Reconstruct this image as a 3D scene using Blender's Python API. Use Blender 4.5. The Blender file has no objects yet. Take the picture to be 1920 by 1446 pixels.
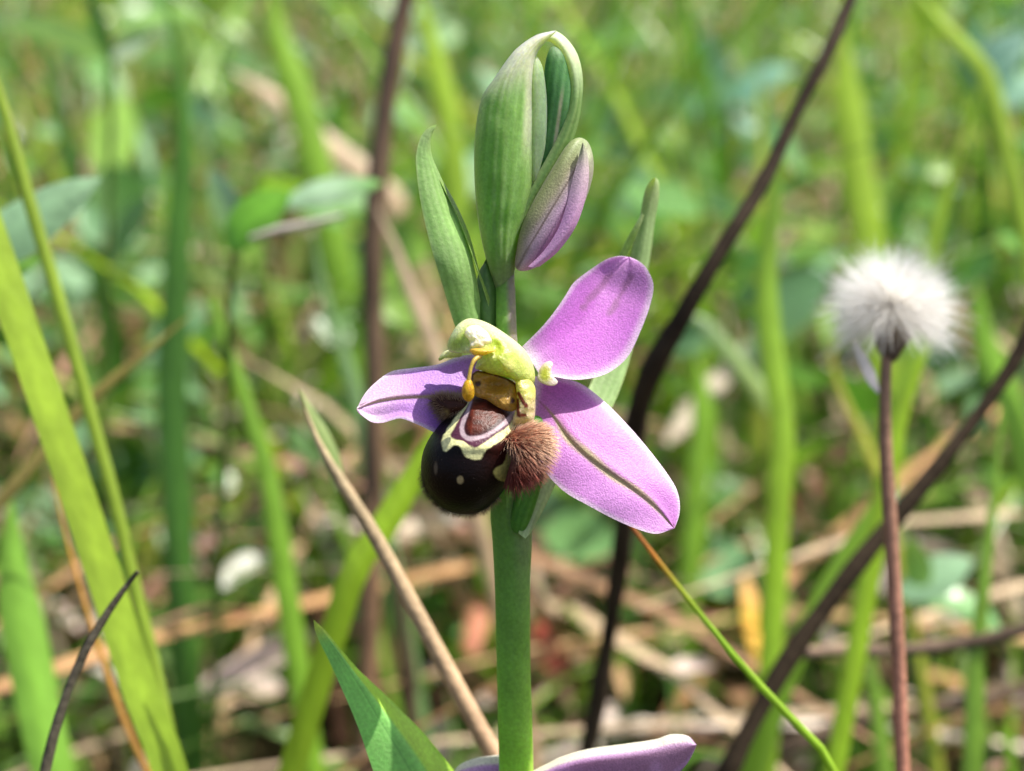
import bpy, math, random
import numpy as np
from mathutils import Vector, Matrix

random.seed(11)
rng = np.random.default_rng(11)
scene = bpy.context.scene
C = scene.collection

# ------------------------------------------------------------------ camera
PITCH = math.radians(22)
CAM = np.array([0.0, 0.0, 0.160])
FOCUS = 0.100                      # metres from the lens to the flower
PX = 0.0662 / 1920                 # metres per photo pixel at the focus distance
W, H = 1920, 1446
cam_d = bpy.data.cameras.new('camera')
cam = bpy.data.objects.new('camera', cam_d); C.objects.link(cam); scene.camera = cam
cam.location = CAM
cam.rotation_euler = (math.pi / 2 - PITCH, 0, 0)
cam_d.sensor_width = 36
cam_d.lens = 36 * FOCUS / (PX * W)
cam_d.clip_start = 0.002; cam_d.clip_end = 500
cam_d.dof.use_dof = True
cam_d.dof.focus_distance = FOCUS - 0.0008
cam_d.dof.aperture_fstop = cam_d.lens / 2.15      # a phone lens: an opening of about two millimetres
RIGHT = np.array([1.0, 0, 0])
UP = np.array([0, math.sin(PITCH), math.cos(PITCH)])
FWD = np.array([0, math.cos(PITCH), -math.sin(PITCH)])

# ------------------------------------------------------------------ light
SUN = 0.46 * RIGHT + 0.86 * UP - 0.20 * FWD
SUN = SUN / np.linalg.norm(SUN)
elev = math.asin(SUN[2]); azim = math.atan2(SUN[0], SUN[1])
world = bpy.data.worlds.new('World'); scene.world = world; world.use_nodes = True
wn = world.node_tree.nodes; wl = world.node_tree.links
bg = wn['Background']; sky = wn.new('ShaderNodeTexSky')
sky.sky_type = 'NISHITA'; sky.sun_disc = False
sky.ozone_density = 0.2; sky.dust_density = 3.0; sky.air_density = 0.8
sky.sun_elevation = elev; sky.sun_rotation = azim
wl.new(sky.outputs[0], bg.inputs[0]); bg.inputs[1].default_value = 0.115
sl = bpy.data.lights.new('sun', 'SUN'); so = bpy.data.objects.new('sun', sl); C.objects.link(so)
sl.energy = 5.0; sl.angle = math.radians(0.53); sl.color = (1.0, 0.955, 0.88)
so.rotation_euler = Vector(SUN).to_track_quat('Z', 'Y').to_euler()
so.location = (0.3, 0.3, 1.0)
scene.view_settings.view_transform = 'Standard'
scene.view_settings.look = 'None'
scene.view_settings.exposure = 0.76
scene.view_settings.gamma = 1.0
scene.view_settings.use_curve_mapping = False
cy = scene.cycles
cy.use_denoising = True
cy.max_bounces = 10; cy.transmission_bounces = 6; cy.diffuse_bounces = 7; cy.glossy_bounces = 3
cy.sample_clamp_indirect = 6
cy.caustics_reflective = False; cy.caustics_refractive = False

# ------------------------------------------------------------------ helpers
def lin(c):
    if isinstance(c, str):
        c = [int(c[i:i + 2], 16) / 255 for i in (0, 2, 4)]
    c = np.asarray(c, float)
    return np.where(c <= 0.04045, c / 12.92, ((c + 0.055) / 1.055) ** 2.4)

def P(x, y, z):
    """photo pixel + height in front of the focus distance (same pixel unit) -> world"""
    x, y, z = np.broadcast_arrays(np.asarray(x, float), np.asarray(y, float), np.asarray(z, float))
    D = FOCUS - z * PX
    k = D / FOCUS * PX
    return CAM + ((x - W / 2) * k)[..., None] * RIGHT - ((y - H / 2) * k)[..., None] * UP + D[..., None] * FWD

def at(px, py, mm):
    return P(px, py, (FOCUS - mm / 1000) / PX)

def gdepth(px, py, h=0.0):
    """axial depth (mm) where the pixel's ray meets the level h above the ground"""
    d = FWD + (px - W / 2) * PX / FOCUS * RIGHT - (py - H / 2) * PX / FOCUS * UP
    return (CAM[2] - h) / -d[2] * 1000

def cr(pts, n, closed=False):
    p = np.asarray(pts, float)
    if closed:
        p = np.vstack([p[-2:], p, p[:3]])
    seg = np.maximum(np.linalg.norm(np.diff(p[:, :min(3, p.shape[1])], axis=0), axis=1), 1e-9)
    t = np.concatenate([[0], np.cumsum(seg)])
    m = np.zeros_like(p)
    m[1:-1] = (p[2:] - p[:-2]) / (t[2:] - t[:-2])[:, None]
    m[0] = (p[1] - p[0]) / seg[0]; m[-1] = (p[-1] - p[-2]) / seg[-1]
    if closed:
        s = np.linspace(t[2], t[-3 - 0], n, endpoint=False) if False else np.linspace(t[2], t[len(p) - 3], n, endpoint=False)
    else:
        s = np.linspace(t[0], t[-1], n)
    i = np.clip(np.searchsorted(t, s, side='right') - 1, 0, len(p) - 2)
    h = (t[i + 1] - t[i])[:, None]; a = ((s - t[i])[:, None]) / h
    return ((2 * a**3 - 3 * a**2 + 1) * p[i] + (a**3 - 2 * a**2 + a) * h * m[i]
            + (-2 * a**3 + 3 * a**2) * p[i + 1] + (a**3 - a**2) * h * m[i + 1])

def sdf(x, y, poly):
    """signed distance to a polygon, negative inside"""
    poly = np.asarray(poly, float)
    d = np.full(x.shape, 1e18); ins = np.zeros(x.shape, bool)
    for k in range(len(poly)):
        a = poly[k]; b = poly[(k + 1) % len(poly)]
        e = b - a; wx = x - a[0]; wy = y - a[1]
        t = np.clip((wx * e[0] + wy * e[1]) / (e @ e), 0, 1)
        d = np.minimum(d, (wx - t * e[0])**2 + (wy - t * e[1])**2)
        c = ((a[1] > y) != (b[1] > y)) & (x < (b[0] - a[0]) * (y - a[1]) / (b[1] - a[1] + 1e-12) + a[0])
        ins ^= c
    d = np.sqrt(d)
    return np.where(ins, -d, d)

def fill(col, c, d, soft=1.3):
    a = np.clip(0.5 - d / (2 * soft), 0, 1)[:, None]
    return col * (1 - a) + np.asarray(c) * a

def sm(a, b, x):
    t = np.clip((x - a) / (b - a), 0, 1)
    return t * t * (3 - 2 * t)

def mixc(a, b, t):
    t = np.asarray(t)[..., None]
    return np.asarray(a) * (1 - t) + np.asarray(b) * t

def vnoise(x, y, s, seed=0):
    """smooth value noise, 0..1"""
    r = np.random.default_rng(seed).random((64, 64))
    x = x / s; y = y / s
    i = np.floor(x).astype(int); j = np.floor(y).astype(int)
    u = x - i; v = y - j; u = u * u * (3 - 2 * u); v = v * v * (3 - 2 * v)
    g = lambda a, b: r[a % 64, b % 64]
    return (g(i, j) * (1 - u) + g(i + 1, j) * u) * (1 - v) + (g(i, j + 1) * (1 - u) + g(i + 1, j + 1) * u) * v

def mesh(name, V, F, col, m, parent=None, smooth=True):
    V = np.asarray(V, float)
    if parent is not None:
        o_ = parent.get('_org'); V = V - np.array(o_)
    me = bpy.data.meshes.new(name)
    if isinstance(F, np.ndarray):
        nf, k = F.shape
        me.vertices.add(len(V)); me.vertices.foreach_set('co', V.astype(np.float32).ravel())
        me.loops.add(nf * k); me.loops.foreach_set('vertex_index', F.astype(np.int32).ravel())
        me.polygons.add(nf)
        me.polygons.foreach_set('loop_start', np.arange(0, nf * k, k, dtype=np.int32))
        me.polygons.foreach_set('loop_total', np.full(nf, k, dtype=np.int32))
        me.update(calc_edges=True); me.validate()
    else:
        me.from_pydata([tuple(v) for v in V], [], F)
    if smooth:
        me.polygons.foreach_set('use_smooth', np.ones(len(me.polygons), bool))
    if col is not None:
        col = np.asarray(col, float)
        if col.ndim == 1:
            col = np.tile(col, (len(V), 1))
        at_ = me.attributes.new('Col', 'FLOAT_COLOR', 'POINT')
        at_.data.foreach_set('color', np.hstack([col, np.ones((len(col), 1))]).astype(np.float32).ravel())
    me.materials.append(m)
    o = bpy.data.objects.new(name, me); C.objects.link(o)
    if parent is not None:
        if parent.type == 'EMPTY' or True:
            o.parent = parent
        o['_org'] = tuple(parent['_org'])
    else:
        o['_org'] = (0.0, 0.0, 0.0)
    return o

def thing(name, loc, label, cat, group=None):
    o = bpy.data.objects.new(name, None); C.objects.link(o)
    o.empty_display_size = 0.005
    o.location = loc; o['_org'] = tuple(float(v) for v in loc)
    return tag(o, label, cat, group)

def tag(o, label=None, cat=None, group=None, kind=None):
    for k, v in (('label', label), ('category', cat), ('group', group), ('kind', kind)):
        if v: o[k] = v
    return o

def grid_faces(nu, nv, off=0, flip=False, wrap=False):
    i = np.arange(nu - 1)[:, None]; j = np.arange(nv if wrap else nv - 1)[None, :]
    j2 = (j + 1) % nv
    a = i * nv + j; b = i * nv + j2; c = (i + 1) * nv + j2; d = (i + 1) * nv + j
    f = np.stack([a, b, c, d], -1).reshape(-1, 4) + off
    return f[:, ::-1] if flip else f

def strip(name, Lp, Mp, Rp, zf, cf, m, parent, nu=70, nv=41, th=5.0):
    """a leaf or sepal between two edges and a midrib (pixels); closed, lens-thick"""
    L, M, R = (cr(q, nu) for q in (Lp, Mp, Rp))
    v = np.linspace(0, 1, nv); u = np.linspace(0, 1, nu)
    V_ = v[None, :, None]
    xy = np.where(V_ < .5, L[:, None] * (1 - 2 * V_) + M[:, None] * 2 * V_, M[:, None] * (2 - 2 * V_) + R[:, None] * (2 * V_ - 1))
    U, VV = np.meshgrid(u, v, indexing='ij')
    z = zf(U, VV, xy[..., 0], xy[..., 1])
    p3 = np.dstack([xy, z])
    du = np.gradient(p3, axis=0); dv = np.gradient(p3, axis=1)
    n = np.cross(du, dv); n /= np.maximum(np.linalg.norm(n, axis=2, keepdims=True), 1e-9)
    if n[..., 2].mean() < 0: n = -n; fl = True
    else: fl = False
    edge = np.sqrt(np.clip(1 - np.abs(2 * VV - 1)**4, 0, 1)) * np.sqrt(np.clip(np.minimum(U / .04, (1 - U) / .04), 0, 1))
    back = p3 - n * (th * edge)[..., None]
    front = p3
    A = np.vstack([front.reshape(-1, 3), back.reshape(-1, 3)])
    F = np.vstack([grid_faces(nu, nv, 0, fl), grid_faces(nu, nv, nu * nv, not fl)])
    col = cf(U.ravel(), VV.ravel(), xy[..., 0].ravel(), xy[..., 1].ravel())
    return mesh(name, P(A[:, 0], A[:, 1], A[:, 2]), F, np.vstack([col, col]), m, parent)

def inflate_px(outline, centre, hf, hb, z0=0.0, na=120, nr=60, e=1.0, tilt=(0, 0), bend=None, lump=None):
    o = cr(outline, na, True); c = np.asarray(centre, float)
    t = np.linspace(0, math.pi, nr)
    s = np.sin(t); k = np.cos(t)
    s = np.abs(s)**e
    xy = c + (o[None] - c) * s[:, None, None]
    h = np.where(k > 0, hf, hb) * k
    z = z0 + np.broadcast_to(h[:, None], xy.shape[:2]) + tilt[0] * (xy[..., 0] - c[0]) + tilt[1] * (xy[..., 1] - c[1])
    if bend is not None: z = z + bend(xy[..., 0], xy[..., 1])
    if lump: z = z + lump[0] * 2 * (vnoise(xy[..., 0] + .5 * z, xy[..., 1], lump[1], 91) - .5) * np.clip(s, 0, 1)[:, None]**.5 + lump[0] * (vnoise(xy[..., 0], xy[..., 1], lump[1] * .45, 92) - .5)
    area = np.sum(o[:, 0] * np.roll(o[:, 1], -1) - o[:, 1] * np.roll(o[:, 0], -1))
    return np.dstack([xy, z]), grid_faces(nr, na, 0, area > 0, True)

def inflate(name, outline, centre, hf, hb, m, parent, cf, **kw):
    p3, F = inflate_px(outline, centre, hf, hb, **kw)
    q = p3.reshape(-1, 3)
    col = cf(q[:, 0], q[:, 1], q[:, 2]) if callable(cf) else np.tile(np.asarray(cf, float), (len(q), 1))
    return mesh(name, P(q[:, 0], q[:, 1], q[:, 2]), F, col, m, parent), p3

def frames(p):
    t = np.gradient(p, axis=0); t /= np.maximum(np.linalg.norm(t, axis=1, keepdims=True), 1e-12)
    s = np.cross(t, FWD); s /= np.maximum(np.linalg.norm(s, axis=1, keepdims=True), 1e-9)
    n = np.cross(s, t)
    return t, s, n

def tube(name, path, rad, col, m, parent=None, sides=14, n=60, rough=0.0, world_path=True, colf=None):
    p = cr(path, n) if len(path) != n else np.asarray(path, float)
    r = np.interp(np.linspace(0, 1, n), np.linspace(0, 1, len(rad)), rad)
    t, s, nn = frames(p)
    a = np.linspace(0, 2 * math.pi, sides, endpoint=False)
    uu, aa = np.meshgrid(np.arange(n), np.arange(sides), indexing='ij'); sd = int(rng.integers(1, 999))
    R = r[:, None] * (1 + 2 * rough * (vnoise(uu * 1.0, aa * 2.0, 5.5, sd) - .5) + 1.6 * rough * (vnoise(uu * 1.0, uu * 0.0, 3.1, sd + 1) - .5))
    V = p[:, None] + R[..., None] * (np.cos(a)[None, :, None] * s[:, None] + np.sin(a)[None, :, None] * nn[:, None])
    V = np.vstack([V.reshape(-1, 3), p[:1], p[-1:]])
    F = [tuple(f) for f in grid_faces(n, sides, 0, False, True)]
    k = n * sides
    F += [(k, j, (j + 1) % sides) for j in range(sides)]
    F += [(k + 1, (n - 1) * sides + (j + 1) % sides, (n - 1) * sides + j) for j in range(sides)]
    if colf is not None:
        U, A = np.meshgrid(np.linspace(0, 1, n), a, indexing='ij')
        c = colf(U.ravel(), A.ravel()); c = np.vstack([c, c[:1], c[-1:]])
    else:
        cc = np.asarray(col, float)
        if cc.ndim == 1: cc = np.stack([cc, cc])
        c = np.stack([np.interp(np.linspace(0, 1, n), np.linspace(0, 1, len(cc)), cc[:, k_]) for k_ in range(3)], 1)
        c = np.repeat(c, sides, 0); c = np.vstack([c, c[:1], c[-1:]])
    return mesh(name, V, F, c, m, parent)

def to_ground(pts, drift=0.25):
    """carry a stalk on from its last point down into the ground"""
    p = np.asarray(pts, float); d = p[-1] - p[-2]; z = p[-1, 2]
    if z <= 0: return p
    hd = np.array([d[0], d[1], 0]); hl = np.linalg.norm(hd)
    slope = min(drift, hl / max(1e-6, -d[2])) if d[2] < 0 else drift
    hd = hd / hl if hl > 1e-9 else hd
    e = p[-1] + hd * z * slope; e[2] = -0.004
    mid = (p[-1] + e) / 2 + hd * z * slope * .1
    return np.vstack([p, mid, e])

def ribbon_geo(p, w, fold=0.25, twist=0.0, side=None):
    """blade of grass: five vertices across, folded along the middle"""
    n = len(p)
    t, s, nn = frames(p)
    if side is not None:
        s = np.asarray(side) - t * (t @ np.asarray(side))[:, None]; s /= np.maximum(np.linalg.norm(s, axis=1, keepdims=True), 1e-9)
        nn = np.cross(s, t)
    tw = np.asarray(twist) * np.ones(n) if np.ndim(twist) == 0 else np.interp(np.linspace(0, 1, n), np.linspace(0, 1, len(twist)), twist)
    s2 = s * np.cos(tw)[:, None] + nn * np.sin(tw)[:, None]; n2 = np.cross(s2, t)
    a = np.array([-1, -.5, 0, .5, 1.0])
    f = np.array([0, -.75, -1, -.75, 0]) * fold + fold * .5
    V = p[:, None] + (w[:, None, None] * .5) * (a[None, :, None] * s2[:, None] + f[None, :, None] * n2[:, None])
    return V.reshape(-1, 3), grid_faces(n, 5)

def blade(name, path, width, col, m, fold=.25, twist=0.0, n=40, ground=True, drift=.25, parent=None, prof=None, label=None, cat=None, group=None):
    p = to_ground(path, drift) if ground else np.asarray(path, float)
    p = cr(p, n)
    u = np.linspace(0, 1, n)
    pr = np.interp(u, *zip(*prof)) if prof else np.clip(np.minimum(u / .35, 1), .03, 1)**.7
    V, F = ribbon_geo(p, width * pr, fold, twist)
    cc = np.asarray(col, float)
    if cc.ndim == 1: cc = np.stack([cc, cc])
    c = np.stack([np.interp(u, np.linspace(0, 1, len(cc)), cc[:, k]) for k in range(3)], 1)
    c = np.repeat(c, 5, 0)
    c *= (1 + .35 * (np.tile(np.array([0, .2, .5, .2, 0]), n) - .2))[:, None]
    o = mesh(name, V, F, c, m, parent)
    if label: tag(o, label, cat, group)
    return o

def hairs_px(name, root, d, ln, wd, col_root, col_tip, m, parent, droop=None, segs=4, flat=False):
    """thin three-sided tapering hairs, in pixel space, joined in one mesh"""
    N = len(root)
    d = d / np.maximum(np.linalg.norm(d, axis=1, keepdims=True), 1e-9)
    ref = np.tile([0.3, 0.2, 0.93], (N, 1))
    s = np.cross(d, ref); s /= np.maximum(np.linalg.norm(s, axis=1, keepdims=True), 1e-9)
    n = np.cross(d, s)
    u = np.linspace(0, 1, segs)
    dr = np.zeros((N, 3)) if droop is None else droop
    cen = root[:, None] + d[:, None] * (ln[:, None] * u)[..., None] + dr[:, None] * (ln[:, None] * u**2)[..., None]
    a = np.array([0, 2.0944, 4.18879])
    K = 3
    if flat:
        a = np.array([0, math.pi]); K = 2
        q = rng.uniform(0, math.pi, (N, 1)); s, n = s * np.cos(q) + n * np.sin(q), n * np.cos(q) - s * np.sin(q)
    r = np.asarray(wd) * np.ones(N)
    rr = r[:, None] * (1 - .85 * u[None])
    V = cen[:, :, None] + rr[:, :, None, None] * (np.cos(a)[None, None, :, None] * s[:, None, None] + np.sin(a)[None, None, :, None] * n[:, None, None])
    V = V.reshape(-1, 3)
    base = (np.arange(N) * segs * K)[:, None, None]
    i = np.arange(segs - 1)[None, :, None] * K; j = np.arange(1 if flat else 3)[None, None, :]; j2 = (j + 1) % K
    F = np.stack([base + i + j, base + i + j2, base + i + K + j2, base + i + K + j], -1).reshape(-1, 4)
    cr_ = np.asarray(col_root) * np.ones((N, 3)); ct = np.asarray(col_tip) * np.ones((N, 3))
    c = cr_[:, None] * (1 - u)[None, :, None] + ct[:, None] * u[None, :, None]
    c = np.repeat(c, K, axis=1).reshape(-1, 3)
    return mesh(name, P(V[:, 0], V[:, 1], V[:, 2]), F, c, m, parent)

# ------------------------------------------------------------------ materials
def material(name, rough=.5, spec=.4, transl=0.0, tcol=(1, 1, 1), noise=(600, .25), fine=(4000, .15), bump=.00004, bscale=3000, sheen=0.0, stretch=None, sss=0.0):
    m = bpy.data.materials.new(name); m.use_nodes = True
    nt = m.node_tree; N = nt.nodes; Lk = nt.links
    b = N['Principled BSDF']; out = N['Material Output']
    att = N.new('ShaderNodeAttribute'); att.attribute_name = 'Col'
    tc = N.new('ShaderNodeTexCoord')
    src = tc.outputs['Object']
    if stretch:
        mp = N.new('ShaderNodeMapping'); mp.inputs['Scale'].default_value = stretch
        Lk.new(src, mp.inputs['Vector']); src = mp.outputs[0]
    col = att.outputs['Color']
    for sc_, amt in (noise, fine):
        if amt <= 0: continue
        nz = N.new('ShaderNodeTexNoise'); nz.inputs['Scale'].default_value = sc_; nz.inputs['Detail'].default_value = 3
        Lk.new(src, nz.inputs['Vector'])
        mr = N.new('ShaderNodeMapRange'); mr.inputs['From Min'].default_value = .3; mr.inputs['From Max'].default_value = .7
        mr.inputs['To Min'].default_value = 1 - amt; mr.inputs['To Max'].default_value = 1 + amt
        Lk.new(nz.outputs['Fac'], mr.inputs['Value'])
        mx = N.new('ShaderNodeVectorMath'); mx.operation = 'SCALE'
        Lk.new(col, mx.inputs[0]); Lk.new(mr.outputs[0], mx.inputs['Scale']); col = mx.outputs[0]
    Lk.new(col, b.inputs['Base Color'])
    b.inputs['Roughness'].default_value = rough
    b.inputs['Specular IOR Level'].default_value = spec
    if sheen:
        b.inputs['Sheen Weight'].default_value = sheen; b.inputs['Sheen Roughness'].default_value = .4
    if sss:
        b.inputs['Subsurface Weight'].default_value = sss
        b.inputs['Subsurface Radius'].default_value = (.7, 1, .25)
        b.inputs['Subsurface Scale'].default_value = .0028
    nrm = None
    if bump:
        nz = N.new('ShaderNodeTexNoise'); nz.inputs['Scale'].default_value = bscale; nz.inputs['Detail'].default_value = 2
        Lk.new(src, nz.inputs['Vector'])
        bp = N.new('ShaderNodeBump'); bp.inputs['Distance'].default_value = bump; bp.inputs['Strength'].default_value = 1
        Lk.new(nz.outputs['Fac'], bp.inputs['Height']); nrm = bp.outputs[0]
        Lk.new(nrm, b.inputs['Normal'])
    if transl:
        tr = N.new('ShaderNodeBsdfTranslucent')
        tm = N.new('ShaderNodeVectorMath'); tm.operation = 'MULTIPLY'; tm.inputs[1].default_value = tcol
        Lk.new(col, tm.inputs[0]); Lk.new(tm.outputs[0], tr.inputs['Color'])
        if nrm: Lk.new(nrm, tr.inputs['Normal'])
        ms = N.new('ShaderNodeMixShader'); ms.inputs[0].default_value = transl
        Lk.new(b.outputs[0], ms.inputs[1]); Lk.new(tr.outputs[0], ms.inputs[2]); Lk.new(ms.outputs[0], out.inputs['Surface'])
    return m

M_petal = material('petal', rough=.42, spec=.45, transl=.42, noise=(500, .06), fine=(9000, .2), bump=.00004, bscale=9000, sheen=.12)
M_green = material('orchid_green', rough=.5, spec=.2, transl=.3, tcol=(1.4, 1.4, .5), noise=(350, .12), fine=(3500, .12), bump=.00003, bscale=6000, sss=.75)
M_bract = material('bract', rough=.42, spec=.45, transl=.38, tcol=(1.5, 1.5, .5), noise=(300, .1), fine=(3800, .1), bump=.00003, bscale=4200)
M_column = material('column', rough=.36, spec=.5, transl=.25, tcol=(1.2, 1.2, .6), noise=(900, .12), fine=(6500, .16), bump=.00006, bscale=6000, sss=.4)
M_lip = material('lip_velvet', rough=.4, spec=.16, noise=(500, .12), fine=(5000, .2), bump=.00003, bscale=6000, sheen=.0)
M_hair = material('lip_hair', rough=.4, spec=.5, transl=.25, noise=(500, .1), fine=(500, 0), bump=0)
M_fluff = material('pappus', rough=.5, spec=.3, transl=.5, noise=(300, 0), fine=(500, 0), bump=0)
M_grass = material('grass', rough=.32, spec=.5, transl=.42, tcol=(1.2, 1.2, .65), noise=(120, .18), fine=(900, .12), bump=.00008, bscale=1500, stretch=(1, 1, .15))
M_leaf = material('herb_leaf', rough=.34, spec=.6, transl=.3, tcol=(1.2, 1.35, .6), noise=(160, .15), fine=(900, .12), bump=.0001, bscale=900)
M_dry = material('dry_stalk', rough=.5, spec=.4, transl=.15, noise=(200, .25), fine=(1500, .2), bump=.0001, bscale=1500)
M_twig = material('twig_bark', rough=.85, spec=.1, noise=(250, .3), fine=(1600, .2), bump=.00012, bscale=1400)
M_soil = material('soil', rough=.9, spec=.15, noise=(60, .4), fine=(400, .35), bump=.002, bscale=250)

# ------------------------------------------------------------------ ground
n = 120
gx = np.concatenate([[-60, -12, -3], np.linspace(-1.4, 1.4, n), [3, 12, 60]])
gy = np.concatenate([[-60, -12, -2], np.linspace(-.4, 2.6, n), [5, 14, 60]])
GX, GY = np.meshgrid(gx, gy, indexing='ij')
GZ = -.004 * vnoise(GX + 90, GY + 90, .12, 3) - .003 * vnoise(GX + 90, GY + 90, .03, 4)
gc = mixc(lin('4a3a28'), lin('3c3c22'), vnoise(GX + 90, GY + 90, .09, 5).ravel())
g = mesh('ground', np.stack([GX, GY, GZ], -1).reshape(-1, 3), grid_faces(len(gx), len(gy)), gc, M_soil)
tag(g, kind='structure')

# ------------------------------------------------------------------ the orchid
S0 = lambda y: -42 - .16 * (np.asarray(y, float) - 720) - 38 * sm(640, 500, np.asarray(y, float))          # depth of the stem's axis at a photo row
stem_px = [(946, 440), (947, 500), (948, 560), (950, 640), (955, 760), (958, 880), (958, 960), (960, 1000), (961, 1100), (963, 1250), (968, 1446)]
sp = np.array([P(x, y, S0(y)) for x, y in stem_px])
sp = to_ground(sp, .12)
base = sp[-1].copy(); base[2] = 0
orchid = thing('bee_orchid', base, 'flowering bee orchid with pink sepals, dark furry lip and green buds', 'orchid')
rad = np.array([5, 17, 19, 20, 25, 34, 41, 39, 34, 33, 34, 40, 44]) * PX
def stem_col(u, a):
    g0 = mixc(lin('7aa650'), lin('b8e048'), sm(.15, .4, u))
    pur = sm(-.1, .5, np.cos(a)) * (1 - sm(.08, .2, u))
    return mixc(g0, lin('9a8288'), pur * .8)
n = 110
pp = cr(sp, n)
seg = np.concatenate([[0], np.cumsum(np.linalg.norm(np.diff(sp, axis=0), axis=1))])
r_at = np.interp(np.linspace(0, seg[-1], n), seg, rad)
tube('stem', pp, r_at, None, M_green, orchid, sides=28, n=n, colf=stem_col)

# --- sepals
PK, PK2, WH = lin('d796dc'), lin('cf82d6'), lin('f2e6f0')
def sepal_lower(u, v, x, y):
    w = np.abs(2 * v - 1)
    c = mixc(PK, lin('dfaae2'), sm(.15, .9, u) * .6)
    c = mixc(c, lin('c878cc'), sm(.55, .4, v) * sm(.02, .2, v) * .6)
    c = mixc(c, lin('cc86d2'), sm(.75, .1, w) * .55)
    c = mixc(c, lin('c070b4'), sm(.3, .0, np.abs(u - .15)) * sm(.5, .2, np.abs(v - .25)) * .5)
    c = mixc(c, WH, sm(.82, 1.0, w) * .75)
    c = mixc(c, lin('efe2ea'), sm(.06, 0, u))
    mid = np.abs(v - .5 + .015 * np.sin(u * 19))
    c = mixc(c, lin('c9b49a'), sm(.075, .03, mid) * sm(.1, .3, u) * sm(.5, .9, vnoise(x, y, 22, 8) + .45))
    c = mixc(c, lin('d4cf9a'), sm(.028, .008, mid) * sm(.03, .2, u))
    c = mixc(c, lin('a565a8'), sm(.02, .006, np.abs(v - .24 - .03 * np.sin(u * 9))) * .4 * sm(1, .8, u))
    return c
def z_sepal_lower(u, v, x, y):
    w = 2 * v - 1
    return -20 + .48 * (y - 860) - .12 * (x - 1010) + 16 * u - 20 * u * u + 20 * (1 - w * w) * np.sin(np.pi * np.clip(u * .9 + .1, 0, 1))**.8 * np.where(v < .5, 1.0, .8) \
        - 1.2 * np.exp(-((v - .53) / .07)**2) * sm(0, .2, u) + 2.0 * np.exp(-((v - .44) / .05)**2) * sm(.1, .3, u) + 3 * np.sin(u * 17 + v * 5) * np.abs(w)
strip('sepal', [(1003, 706), (1045, 708), (1088, 719), (1130, 750), (1177, 797), (1223, 851), (1262, 905), (1273, 932), (1274, 963), (1265, 991)],
      [(1000, 742), (1037, 781), (1072, 828), (1107, 860), (1146, 888), (1192, 920), (1231, 952), (1265, 991)],
      [(995, 790), (1005, 840), (1018, 878), (1057, 921), (1103, 948), (1154, 975), (1200, 994), (1231, 1001), (1265, 991)],
      z_sepal_lower, sepal_lower, M_petal, orchid, nu=100, nv=61, th=5)['label'] = 'pink sepal with a greenish midrib, pointing down'

def sepal_top(u, v, x, y):
    w = np.abs(2 * v - 1)
    c = mixc(PK2, lin('dca6de'), sm(.55, 1, u))
    c = mixc(c, lin('d46cd8'), sm(.5, .1, np.abs(u - .3)) * sm(.9, .3, w) * .5)
    c = mixc(c, lin('d9a9dc'), sm(.25, 0, u) * .9)
    c = mixc(c, WH, sm(.8, 1.0, w) * .75)
    c = mixc(c, lin('f0e4ee'), sm(.1, 0, u))
    for a, b in (((1146, 514), (1094, 576)), ((1184, 518), (1142, 590))):
        d = seg_dist(x, y, a, b)
        c = mixc(c, lin('a5749a'), sm(10, 1, d + 7 * (vnoise(x, y, 9, 2) - .5)) * .62)
    return c
def seg_dist(x, y, a, b):
    a = np.array(a, float); b = np.array(b, float); e = b - a
    t = np.clip(((x - a[0]) * e[0] + (y - a[1]) * e[1]) / (e @ e), 0, 1)
    return np.hypot(x - a[0] - t * e[0], y - a[1] - t * e[1])
def z_sepal_top(u, v, x, y):
    w = 2 * v - 1
    return -26 - 120 * u + 10 * u * u + 20 * (w * w) * np.sin(np.pi * np.clip(u, 0, 1))**.7 - 26 * sm(.55, 1, u) * 0 \
        + 26 * sm(.7, 1.0, u) - 2 * np.exp(-((v - .42) / .07)**2) * sm(.5, .8, u) - 2 * np.exp(-((v - .62) / .07)**2) * sm(.5, .8, u) + 2.5 * np.sin(u * 11 + v * 6) * np.abs(w)
strip('sepal', [(977, 652), (1018, 611), (1045, 577), (1061, 553), (1076, 530), (1111, 503), (1138, 486), (1158, 481), (1180, 482)],
      [(998, 680), (1040, 650), (1085, 610), (1125, 562), (1152, 520), (1170, 495), (1180, 482)],
      [(1010, 700), (1037, 706), (1076, 712), (1115, 708), (1146, 696), (1177, 669), (1200, 623), (1219, 572), (1225, 534), (1212, 503), (1198, 490), (1180, 482)],
      z_sepal_top, sepal_top, M_petal, orchid, nu=100, nv=61, th=5)['label'] = 'pink sepal pointing up, two brownish streaks near its blunt tip'

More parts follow.
